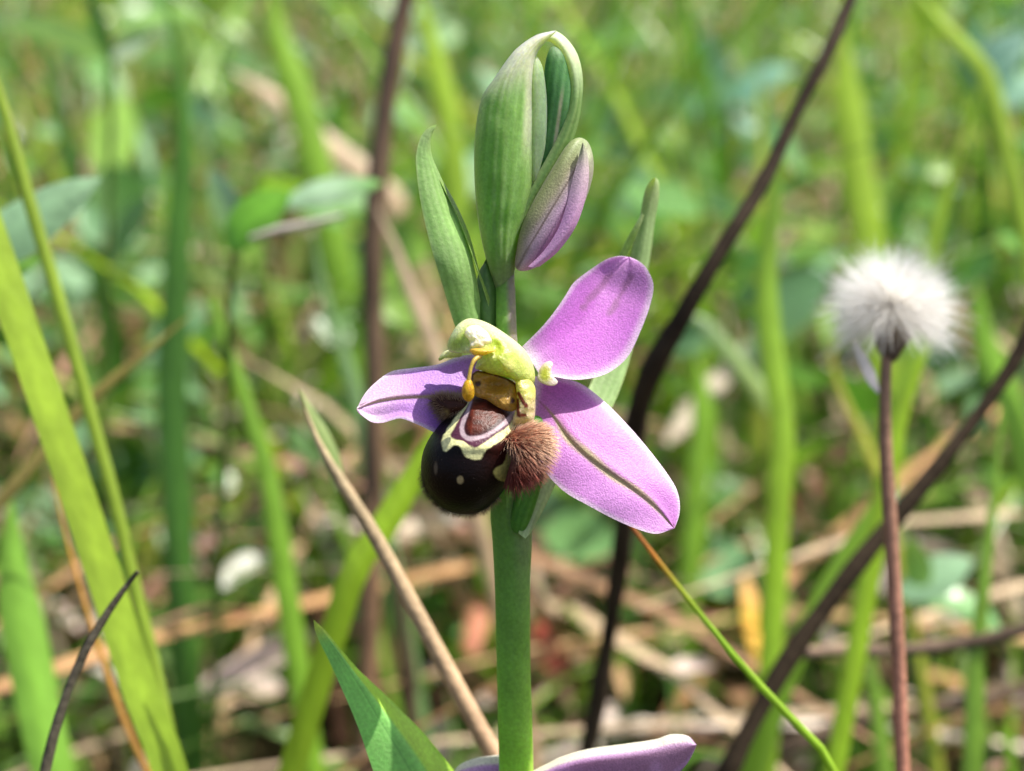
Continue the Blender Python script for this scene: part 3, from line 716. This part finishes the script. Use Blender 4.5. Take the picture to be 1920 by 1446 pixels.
gblade([(395, 560), (430, 660), (470, 780), (505, 900), (520, 990)], 44, [MG, lin('86b436'), YG], 'curved bright green blade with a yellowing lower end', 190, prof=[(0, .4), (.3, 1), (1, 1)])
gblade([(585, 430), (610, 560), (650, 680), (680, 800)], 40, [BG_, lin('7fa866')], 'bluish green blade between the brown stem and the small leaf pair', 220)
gblade([(880, 690), (835, 780), (800, 850), (755, 930), (712, 1000), (660, 1080)], 52, [lin('a6cc34'), YG, lin('86ad30')], 'sunlit lime green blade slanting behind the dark lip', 150, prof=FULL, twist=.15)
gblade([(778, -40), (800, 40), (822, 130), (846, 240), (860, 380)], 46, [YG, lin('92b83a')], 'yellow green blade rising behind the tall bud sheath', 260, prof=FULL)
gblade([(505, -30), (520, 60), (560, 180), (600, 330)], 60, [lin('8cb43c'), MG], 'broad sunlit blade arching above the small leaf pair', 300, prof=FULL)
gblade([(1700, -40), (1755, 30), (1800, 75), (1838, 118), (1860, 160)], 44, [YG, lin('a2c040')], 'short slanting yellow green blade meeting the tall blade tip', 230, prof=FULL, ground=True)
gblade([(1850, 120), (1825, 200), (1795, 300), (1765, 400), (1742, 500)], 44, [YG, lin('8cb43c'), MG], 'tall tapering blade above the white seed head', 220, prof=[(0, .1), (.25, .8), (1, 1)])
gblade([(1485, 190), (1462, 300), (1448, 420), (1440, 540), (1452, 680), (1470, 800), (1462, 960)], 50, [MG, lin('9cc23a'), lin('86ac34'), lin('5f9530')], 'upright green blade between the dark twig and the seed head', 185, prof=[(0, .2), (.2, 1), (1, 1)])
gblade([(1580, 40), (1590, 160), (1605, 280), (1625, 400), (1640, 520)], 70, [YG, lin('9cb83c')], 'broad pale yellow green blade above the white fluffy head', 290, prof=FULL)
gblade([(1880, 760), (1868, 900), (1850, 1060), (1835, 1220), (1825, 1446)], 42, [lin('86ad44'), MG, MG], 'upright green blade beside the brown seed head stalk', 165, prof=[(0, .2), (.3, 1), (1, 1)])
gblade([(1760, 600), (1720, 700), (1690, 780), (1670, 880)], 44, [lin('a4c838'), lin('92bc34')], 'lime green blade just behind the seed head stalk', 160, prof=FULL)
gblade([(1690, 860), (1640, 960), (1590, 1050), (1530, 1160), (1470, 1280)], 58, [lin('8fb840'), MG, lin('6b9a38')], 'slanting green blade along the lower dark twig', 175, prof=FULL, twist=.4)
gblade([(1905, 780), (1850, 640), (1830, 520)][::-1], 60, [lin('86b43c'), MG], 'green blade curving behind the white seed head', 240, prof=FULL)
gblade([(1590, 560), (1560, 660), (1580, 740), (1620, 820), (1650, 900)], 30, [lin('b2b048'), lin('a4b844')], 'yellowish bent blade under the drooping fluff', 210)
gblade([(1300, 590), (1350, 640), (1400, 700), (1450, 770)], 34, [BG_, lin('a2b86a')], 'pale green straw like blade crossing behind the long dark twig', 230, prof=FULL, ground=False)
gblade([(1305, 660), (1320, 780), (1310, 900), (1300, 1020)], 46, [lin('8cb83c'), MG], 'green blade behind the pointed pink sepal', 260, prof=FULL)
gblade([(1440, 880), (1448, 1000), (1445, 1130)], 36, [MG, DG], 'short green blade behind the thin slanting stem', 240)
gblade([(1600, 1110), (1625, 1200), (1645, 1320), (1660, 1446)], 44, [lin('7ca23c'), MG], 'green blade between the two dark twigs', 190)
gblade([(560, 730), (590, 790), (618, 850), (640, 920)], 34, [lin('a9bd7c'), lin('93ab66')], 'pale green pointed blade at the top of the brown straw', 128, prof=[(0, .05), (.4, .9), (.7, 1), (1, .6)], ground=False)
gblade([(370, 580), (310, 630), (240, 690), (165, 752)], 28, [lin('a99a50'), lin('b8a468'), lin('c9b48a')], 'tan dry grass stalk lying slantwise behind the thin stalk', 160, m=M_dry, prof=FULL, ground=True, drift=.8)
gblade([(700, 380), (735, 450), (765, 530), (795, 600), (830, 700)], 30, [STRAW, TAN], 'straw coloured dry blade beside the tall hooked bract', 200, m=M_dry, prof=FULL)
gblade([(430, 130), (520, 190), (600, 260), (690, 330), (740, 380)], 48, [lin('b49c80'), lin('c4a888'), TAN], 'wide dry straw slanting across the brown stem', 320, m=M_dry, prof=FULL)
gblade([(1180, 980), (1210, 1020), (1245, 1065), (1320, 1160), (1400, 1257), (1480, 1342), (1570, 1450)], 21, [lin('9a5a34'), lin('b8682c'), lin('b89438')] + [lin('93ba30')] * 50, 'thin yellow green stem with an orange tip touching the pink sepal', 115, fold=.7, prof=[(0, .4), (.12, .7), (.3, 1), (1, 1.3)])

# the brown straw that passes behind the stem
def stalk(name, px, w, col, m, label, cat, mm=None, sides=12, rough=.0, ground=True, n=70, drift=.35, parent=None):
    pts = np.array([at(q[0], q[1], q[2] if len(q) > 2 else mm) for q in px])
    rr = np.array([mmw(ww, (q[2] if len(q) > 2 else mm)) / 2 for ww, q in zip(w, px)])
    if ground:
        p2 = to_ground(pts, drift); rr = np.concatenate([rr, [rr[-1]] * (len(p2) - len(pts))]); pts = p2
    seg = np.concatenate([[0], np.cumsum(np.linalg.norm(np.diff(pts, axis=0), axis=1))])
    r = np.interp(np.linspace(0, seg[-1], n), seg, rr)
    o = tube(name, cr(pts, n), r, col, m, parent, sides=sides, n=n, rough=rough)
    if label: tag(o, label, cat)
    return o
stalk('dry_straw', [(562, 738), (596, 828), (640, 905), (700, 1000), (760, 1110), (830, 1240), (900, 1370), (950, 1460)], [3, 12, 24, 28, 30, 33, 36, 38], [lin('b8a880'), lin('c8a482'), lin('c89c74'), lin('d0a070'), lin('cfa464')], M_dry,
      'brown straw slanting down behind the thick green orchid stem', 'straw', 121, rough=.04)
stalk('twig', [(258, 1072), (225, 1115), (195, 1160), (150, 1240), (112, 1340), (84, 1450)], [8, 12, 15, 17, 19, 20], [lin('5c5648'), lin('4a4436'), lin('463c30')], M_twig, 'thin dark twig with a bent tip beside the broad blade', 'twig', 113, rough=.07)
stalk('twig', [(1610, -40, 150), (1560, 80, 148), (1488, 220, 147), (1436, 330, 146), (1380, 425, 145), (1322, 520, 145), (1268, 615, 146), (1222, 695, 148), (1192, 790, 152), (1174, 960, 158), (1152, 1120, 164), (1132, 1250, 168), (1100, 1420, 172)],
      [20, 25, 27, 33, 32, 30, 32, 44, 46, 36, 38, 36, 34], [lin('3f362c'), lin('3a3026'), lin('42382c'), lin('3c3226')], M_twig, 'long curved dark brown twig rising behind the sepals', 'twig', rough=.16, n=110)
stalk('twig', [(1960, 560), (1890, 695), (1800, 820), (1700, 945), (1610, 1055), (1500, 1205), (1440, 1300), (1365, 1450)], [30, 30, 30, 32, 34, 36, 38, 40], [lin('43382c'), lin('3e3428'), lin('4a3e30')], M_twig,
      'dark brown twig slanting behind the seed head stalk', 'twig', 150, rough=.16, n=90)
stalk('twig', [(1490, 1225), (1560, 1222), (1640, 1220), (1720, 1216), (1790, 1208), (1860, 1195), (1960, 1170)], [24, 26, 26, 25, 26, 27, 28], [lin('8a7464'), lin('6a5a4c'), lin('54483c')], M_twig, 'nearly level twig branching off the slanting twig', 'twig', 165, ground=False, rough=.16)
stalk('twig', [(1960, 1280), (1840, 1310), (1700, 1335), (1560, 1370), (1440, 1420), (1380, 1470)], [30, 30, 32, 34, 34, 34], [lin('6a5a4c'), lin('54483c')], M_twig, 'low dark twig lying under the level twig', 'twig', 225, rough=.16)
stalk('brown_stem', [(775, -60), (750, 40), (728, 160), (712, 290), (702, 430), (698, 560), (704, 700), (700, 860)], [34, 36, 38, 40, 40, 40, 40, 40], [lin('5e4a38'), lin('66523e'), lin('8a6a50'), lin('7a5a44')], M_dry,
      'upright dead brown stem behind the hooked bract', 'stem', 205, rough=.1)
stalk('brown_stem', [(730, 1030), (750, 1140), (765, 1260), (772, 1360), (790, 1446)], [20, 24, 26, 26, 26], [lin('463a2c'), lin('4e4030')], M_twig, 'short dark upright stem behind the brown straw', 'stem', 200, rough=.15)

# oval leaves
def leaf(name, px, Lw, col, label, mm, m=None, fold=.12, twist=0.0, cat='leaf', parent=None, stalk_to=None, prof=None):
    pts = np.array([at(q[0], q[1], q[2] if len(q) > 2 else mm) for q in px]); n = 30
    p = cr(pts, n); u = np.linspace(0, 1, n)
    pr = np.interp(u, *zip(*prof)) if prof else np.clip(np.sin(np.pi * np.clip(u * .93 + .07, 0, 1))**.75, .03, 1)
    V, F = ribbon_geo(p, mmw(Lw, mm) * pr, fold, twist)
    V2 = V.reshape(n, 5, 3)
    c = np.asarray(col, float); c = c if c.ndim == 2 else np.stack([c, c])
    cc = np.stack([np.interp(u, np.linspace(0, 1, len(c)), c[:, k]) for k in range(3)], 1)
    cc = np.repeat(cc, 5, 0)
    cc *= (1 + np.tile(np.array([0, 0, .25, 0, 0]), n))[:, None]
    o = mesh(name, V, F, cc, m or M_leaf, parent)
    if label: tag(o, label, cat)
    return o
lf = thing('herb_plant', at(-80, 520, 147) * [1, 1, 0], 'bluish green oval leaf on a herb behind the thin stalk', 'herb')
leaf('leaf', [(-110, 520), (-40, 470), (40, 425), (120, 372), (190, 334)], 118, [lin('7fa37c'), lin('86aa84'), lin('8fb08a')], None, 147, parent=lf, twist=.35, fold=.2)
leaf('leaf', [(-90, 540), (-30, 525), (30, 505), (80, 482)], 50, [lin('5f8c3c'), lin('6f9a44')], None, 150, parent=lf, twist=.5)
stalk('stem', [(-100, 520, 147), (-120, 700, 150), (-130, 950, 154)], [12, 14, 16], lin('6f8c4c'), M_grass, None, None, parent=lf)
lf = thing('herb_plant', at(440, 470, 178) * [1, 1, 0], 'small herb with one bright and one greyish leaf beside the brown stem', 'herb')
leaf('leaf', [(436, 468), (455, 430), (490, 395), (545, 362)], 88, [lin('5f9a2c'), lin('6fa834'), lin('6fa834')], None, 175, parent=lf, fold=.2, twist=.2)
leaf('leaf', [(530, 385), (590, 362), (650, 350), (718, 343)], 62, [lin('8fb08c'), lin('9fbc9a'), lin('5f9438')], None, 180, parent=lf, twist=.5, fold=.2)
leaf('leaf', [(440, 440), (425, 400), (410, 360), (392, 318)], 70, [lin('8cae8a'), lin('98b898')], None, 185, parent=lf, twist=.5, fold=.2)
stalk('stem', [(440, 460, 178), (432, 560, 182), (428, 700, 186)], [12, 14, 14], lin('6f8c4c'), M_grass, None, None, parent=lf)
lf = thing('herb_plant', at(200, 110, 250) * [1, 1, 0], 'leafy herb with a sunlit arching leaf above the tan stalk', 'herb')
leaf('leaf', [(215, 60), (260, 40), (320, 28), (385, 30)], 44, [lin('8fb46c'), lin('7aa648')], None, 250, parent=lf, twist=.6)
leaf('leaf', [(205, 110), (235, 90), (262, 72), (285, 55)], 56, [lin('c2ceb8'), lin('a9c49a')], None, 250, parent=lf, twist=.5)
leaf('leaf', [(208, 118), (190, 70), (172, 20), (160, -40)], 62, [lin('35602c'), lin('3f6e30')], None, 248, parent=lf, twist=.9, fold=.3)
leaf('leaf', [(200, 100), (130, 70), (60, 50), (0, 45)], 60, [lin('7fa06c'), lin('8cab80')], None, 255, parent=lf, twist=.7)
stalk('stem', [(208, 118, 250), (206, 260, 255), (204, 420, 260)], [13, 14, 14], lin('6f8c4c'), M_grass, None, None, parent=lf)

lf = thing('herb_plant', at(1760, 1150, 190) * [1, 1, 0], 'herb with broad pale green leaves behind the seed head stalk', 'herb')
leaf('leaf', [(1690, 1120), (1730, 1095), (1775, 1070), (1825, 1050)], 82, [lin('8fb48c'), lin('9cc098')], None, 200, parent=lf, twist=.4)
leaf('leaf', [(1715, 1115), (1722, 1080), (1715, 1045), (1700, 1005)], 52, [lin('86ad5c'), lin('98bc50')], None, 200, parent=lf, twist=.3)
leaf('leaf', [(1730, 1120), (1790, 1125), (1840, 1150), (1880, 1190)], 60, [lin('6a9a58'), lin('7aa868')], None, 205, parent=lf, twist=.6)
stalk('stem', [(1705, 1118, 201), (1712, 1200, 204), (1722, 1300, 208)], [10, 11, 12], lin('6f8c4c'), M_grass, None, None, parent=lf)
lf = thing('herb_plant', at(1880, 160, 330) * [1, 1, 0], 'herb with bluish leaves near the slanting yellow green blade', 'herb')
leaf('leaf', [(1850, 170), (1865, 130), (1890, 90), (1930, 60)], 84, [lin('86b09c'), lin('98bcaa')], None, 330, parent=lf, twist=.4)
leaf('leaf', [(1855, 180), (1890, 175), (1925, 160), (1965, 150)], 70, [lin('7aa68c'), lin('8cb49c')], None, 330, parent=lf, twist=.5)
leaf('leaf', [(1845, 185), (1830, 140), (1825, 90), (1835, 40)], 56, [lin('6a9a6c'), lin('7aa880')], None, 335, parent=lf, twist=.2)
stalk('stem', [(1852, 175, 330), (1856, 300, 335), (1858, 420, 340)], [12, 12, 12], lin('6f8c4c'), M_grass, None, None, parent=lf)
lf = thing('herb_plant', at(1370, 260, 420) * [1, 1, 0], 'herb with glossy bluish leaves behind the upper end of the long twig', 'herb')
for q, w_, c_ in ((((1370, 190), (1345, 150), (1330, 105), (1325, 60)), 70, '8fb8a4'), (((1372, 195), (1405, 165), (1445, 140), (1490, 130)), 62, '7aa890'), (((1368, 205), (1330, 200), (1290, 190), (1250, 170)), 66, '86b49c'), (((1375, 215), (1400, 230), (1430, 255), (1450, 290)), 56, '6a9c7c')):
    leaf('leaf', q, w_, lin(c_), None, 420, parent=lf, twist=.5)
stalk('stem', [(1370, 195, 421), (1372, 320, 425), (1374, 430, 430)], [10, 10, 11], lin('6f8c4c'), M_grass, None, None, parent=lf)
stalk('dry_straw', [(470, 446), (520, 432), (580, 420), (645, 404)], [10, 16, 15, 8], [lin('b8b0a4'), lin('c4bcb0')], M_dry, 'short grey straw caught under the small leaf pair', 'straw', 172, ground=False)

# dry things lying on the ground
def lying(px, w, col, label, h=.02, name='dry_leaf', cat='leaf', lift=.0, prof=None, fold=.35, twist=.4, m=None):
    pts = [(x, y, gdepth(x, y, h)) for x, y in px]
    d = np.mean([q[2] for q in pts])
    P_ = np.array([at(*q) for q in pts])
    o = blade(name, P_, mmw(w, d), col, m or M_dry, fold=fold, twist=twist, ground=False, prof=prof or [(0, .3), (.15, .8), (.6, 1), (.9, .8), (1, .2)], n=24)
    tag(o, label, cat); return o
lying([(372, 1300), (440, 1262), (510, 1225), (585, 1188)], 56, [lin('b09a92'), lin('baa69e'), lin('a8928c')], 'pale pinkish dry leaf lying beside the lower orchid bract', .03)
lying([(720, 1010), (790, 985), (870, 955)], 44, [STRAW, lin('c8beb0')], 'greyish dry stalk lying behind the straw and the stem', .035)
lying([(410, 1100), (450, 1060), (500, 1040)], 40, [lin('b4b4a8'), lin('c4c4b8')], 'grey curled dry leaf under the curved bright blade', .035)
lying([(1250, 830), (1290, 780), (1330, 730), (1420, 640)], 40, [lin('a39684'), lin('b0a594')], 'grey straw leaning behind the tip of the pointed sepal', .05)
lying([(1400, 1080), (1410, 1140), (1420, 1200), (1425, 1260)], 44, [lin('c49a6a'), lin('d0a23c'), lin('c89a3c')], 'yellow brown withered blade behind the thin slanting stem', .03)
lying([(880, 1230), (890, 1180), (905, 1120)], 48, [lin('a86c54'), lin('b88064')], 'reddish brown dry leaf beside the thick orchid stem', .03)
lying([(1020, 1160), (1030, 1210), (1045, 1260)], 52, [lin('8a3a2c'), lin('9a4a3a')], 'dark red withered leaf behind the orchid stem', .03)
# beaded dry stalk lying on the ground
bx = [(x, 1372 - .072 * (x - 1120)) for x in range(1120, 1640, 40)]
nn = 120
pts = cr(np.array([at(x, y, gdepth(x, y, .02)) for x, y in bx]), nn)
bead = mmw(40, 235) / 2 * (.62 + .38 * np.abs(np.sin(np.linspace(0, 9 * np.pi, nn))))
tag(tube('dry_stalk', pts, bead, [lin('d0c4b8'), lin('cabcae'), lin('b8a898')], M_dry, sides=12, n=nn), 'pale beaded dry stalk lying above the lower pink sepal', 'stalk')

# ------------------------------------------------------------------ seed head
sb = at(1692, 1446, 138)
sh = thing('seed_head', np.array([sb[0], sb[1], 0]), 'white fluffy seed head on a reddish brown stalk', 'seed head')
MMH = 127
stalk('stalk', [(1664, 640), (1660, 720), (1660, 820), (1668, 960), (1680, 1150), (1692, 1446)], [20, 22, 25, 28, 28, 28], [lin('8a7058'), lin('b8806a'), lin('cc8e70'), lin('d09878'), lin('cc9070')], M_dry, None, None, mm=MMH, parent=sh, sides=14)
zH = (FOCUS - MMH / 1000) / PX
kH = FOCUS / (MMH / 1000)
cx, cyy = 1672, 575
rec = [(1640, 600), (1655, 588), (1680, 586), (1705, 598), (1712, 625), (1695, 655), (1675, 680), (1655, 672), (1640, 640)]
inflate('receptacle', rec, (1675, 625), 26, 26, M_dry, sh, lambda x, y, z: mixc(lin('8a7a64'), lin('54463a'), sm(600, 660, y)), na=40, nr=24, z0=zH)
N = 4200
ph = rng.uniform(0, 2 * math.pi, N)
ct = rng.uniform(-.5, 1, N)**1.0
st = np.sqrt(1 - ct**2)
d = np.stack([st * np.cos(ph), -ct, st * np.sin(ph)], 1)
d[:, 0] *= 1.12
lenp = 128 * (.72 + .28 * rng.random(N)) * np.where(ct < 0, .95, 1) * (1 + .08 * np.sin(ph * 5))
keep = ~((ct < -.15) & (d[:, 0] > -.1) & (d[:, 0] < .35) & (rng.random(N) < .8))
root = np.array([cx, cyy + 5, 0]) + d * 14 + rng.normal(0, 4, (N, 3)); root[:, 2] += zH
droop = np.stack([np.zeros(N), .1 + .25 * np.maximum(0, .3 - ct), np.zeros(N)], 1) + rng.normal(0, .10, (N, 3))
shade = rng.random((N, 1))
hairs = hairs_px('pappus', root[keep], (d + rng.normal(0, .06, (N, 3)))[keep], lenp[keep], .9, (lin('f4f0e8') * (.9 + .1 * shade))[keep], (np.array([.97, .965, .95]) * (.96 + .04 * shade))[keep], M_fluff, sh, droop=droop[keep], segs=5, flat=True)
tag(hairs, kind='stuff')
blade('bract', np.array([at(1604, 640, MMH - 1), at(1618, 670, MMH - 1.5), at(1632, 700, MMH - 1.5), at(1648, 735, MMH - 1)]), mmw(36, MMH), [lin('dcd8dc'), lin('cfc8d0')], M_fluff, fold=.2, twist=.7, ground=False, n=16,
      prof=[(0, .4), (.3, .9), (.7, 1), (1, .3)], parent=sh)

# ------------------------------------------------------------------ meadow: the mass of grass, leaves and litter that nobody could count
def frustum_xy(N, y0, y1, power=1.0, spread=.62):
    y = y0 + (y1 - y0) * rng.random(N)**power
    x = (rng.random(N) * 2 - 1) * (.07 + spread * y)
    return x, y

def mass(name, N, y0, y1, hmin, hmax, wmin, wmax, pal, m, label, cat, lean=.35, seg=7, kindf='blade', power=1.0, z0=0.0):
    x, y = frustum_xy(N, y0, y1, power)
    h = hmin + (hmax - hmin) * rng.random(N)**1.3
    w = wmin + (wmax - wmin) * rng.random(N)
    az = rng.uniform(0, 2 * math.pi, N); ln = np.abs(rng.normal(lean, lean * .6, N))
    u = np.linspace(0, 1, seg)
    dirx = np.cos(az); diry = np.sin(az)
    bx = x[:, None] + (h * ln * dirx)[:, None] * u**1.8
    by = y[:, None] + (h * ln * diry)[:, None] * u**1.8
    bz = z0 + h[:, None] * (u - .28 * np.minimum(ln, 1.5)[:, None] * u**3) - .002
    fa = rng.uniform(0, math.pi, N)
    sx, sy = np.cos(fa), np.sin(fa)
    pr = np.clip(np.minimum(1, (1 - u) / .45), .04, 1)**.8
    ww = w[:, None] * pr[None] / 2
    V = np.empty((N, seg, 3, 3))
    for k, a in enumerate((-1, 0, 1)):
        V[:, :, k, 0] = bx + a * ww * sx[:, None] + (0 if a else .5) * ww * -sy[:, None]
        V[:, :, k, 1] = by + a * ww * sy[:, None] + (0 if a else .5) * ww * sx[:, None]
        V[:, :, k, 2] = bz
    b = (np.arange(N) * seg * 3)[:, None, None]
    i = np.arange(seg - 1)[None, :, None] * 3; j = np.arange(2)[None, None, :]
    F = np.stack([b + i + j, b + i + j + 1, b + i + 3 + j + 1, b + i + 3 + j], -1).reshape(-1, 4)
    pal = np.array(pal); c = pal[rng.integers(0, len(pal), N)] * (.75 + .5 * rng.random((N, 1)))
    c = np.repeat(c, seg * 3, 0)
    o = mesh(name, V.reshape(-1, 3), F, c, m)
    return tag(o, label, cat, kind='stuff')

mass('meadow_grass', 2700, .26, 1.7, .05, .16, .0016, .0048, [YG, MG, DG, DG, lin('7a9a48'), lin('5a8034'), lin('a4b060')], M_grass, 'blurred green meadow grass filling the ground behind the orchid', 'grass', lean=.6, power=1.2)
mass('short_grass', 4600, .18, 1.1, .02, .07, .0012, .003, [MG, DG, lin('5f8a34'), lin('86a848'), lin('7d9a5c')], M_grass, 'short dense grass near the soil', 'grass', lean=.8, seg=5, power=1.1)
mass('dead_grass', 3000, .2, 1.5, .02, .10, .0014, .0042, [TAN, STRAW, PALE, lin('8a6a50'), lin('9a8468'), lin('b48a60'), lin('a87a6a')], M_dry, 'pale dead grass and straw tangled between the green blades', 'dead grass', lean=1.6, seg=6, power=1.0)

def scatter_leaves(name, N, y0, y1, z0, z1, s0, s1, pal, m, label, cat, power=1.0, flat=.6, aspect=(.45, .8), curl=.25):
    x, y = frustum_xy(N, y0, y1, power)
    z = z0 + (z1 - z0) * rng.random(N)
    L = s0 + (s1 - s0) * rng.random(N)**1.5; Wd = L * rng.uniform(*aspect, N)
    nrm = rng.normal(0, flat, (N, 3)); nrm[:, 2] = 1; nrm /= np.linalg.norm(nrm, axis=1, keepdims=True)
    t = rng.normal(0, 1, (N, 3)); t -= nrm * np.sum(t * nrm, 1, keepdims=True); t /= np.linalg.norm(t, axis=1, keepdims=True)
    s = np.cross(nrm, t)
    shp = [(-.5, 0, 0), (-.28, -.36, .1), (.08, -.5, .12), (.36, -.28, .06), (.5, 0, -.05), (.36, .28, .06), (.08, .5, .12), (-.28, .36, .1), (.02, 0, -.04)]
    V = np.empty((N, 9, 3)); cen = np.stack([x, y, z], 1)
    for k, (a, b, c) in enumerate(shp):
        V[:, k] = cen + t * (a * L)[:, None] + s * (b * Wd)[:, None] + nrm * (c * L * curl * 2)[:, None]
    b = (np.arange(N) * 9)[:, None, None]
    fi = np.array([(k, (k + 1) % 8, 8) for k in range(8)])[None]
    F = (b + fi).reshape(-1, 3)
    pal = np.array(pal); c = pal[rng.integers(0, len(pal), N)] * (.75 + .5 * rng.random((N, 1)))
    o = mesh(name, V.reshape(-1, 3), F, np.repeat(c, 9, 0), m)
    return tag(o, label, cat, kind='stuff')

scatter_leaves('ground_cover', 5200, .24, 1.7, .005, .09, .006, .019, [lin('5f9040'), lin('6f9a5c'), lin('7fa878'), lin('8fb48c'), DG, lin('86ad44')], M_leaf, 'small glossy herb leaves between the grass', 'ground cover', power=1.2, flat=.9)
scatter_leaves('leaf_litter', 3600, .17, 1.3, .001, .035, .003, .014, [PALE, STRAW, TAN, lin('c8b4a8'), lin('8a6450'), lin('7a4a3a'), lin('a4958a'), lin('c4b8ac')], M_dry, 'crumbs of dry leaf litter on the soil', 'leaf litter', flat=.4, aspect=(.25, .9), curl=.4)
for o in bpy.data.objects:
    if '_org' in o: del o['_org']
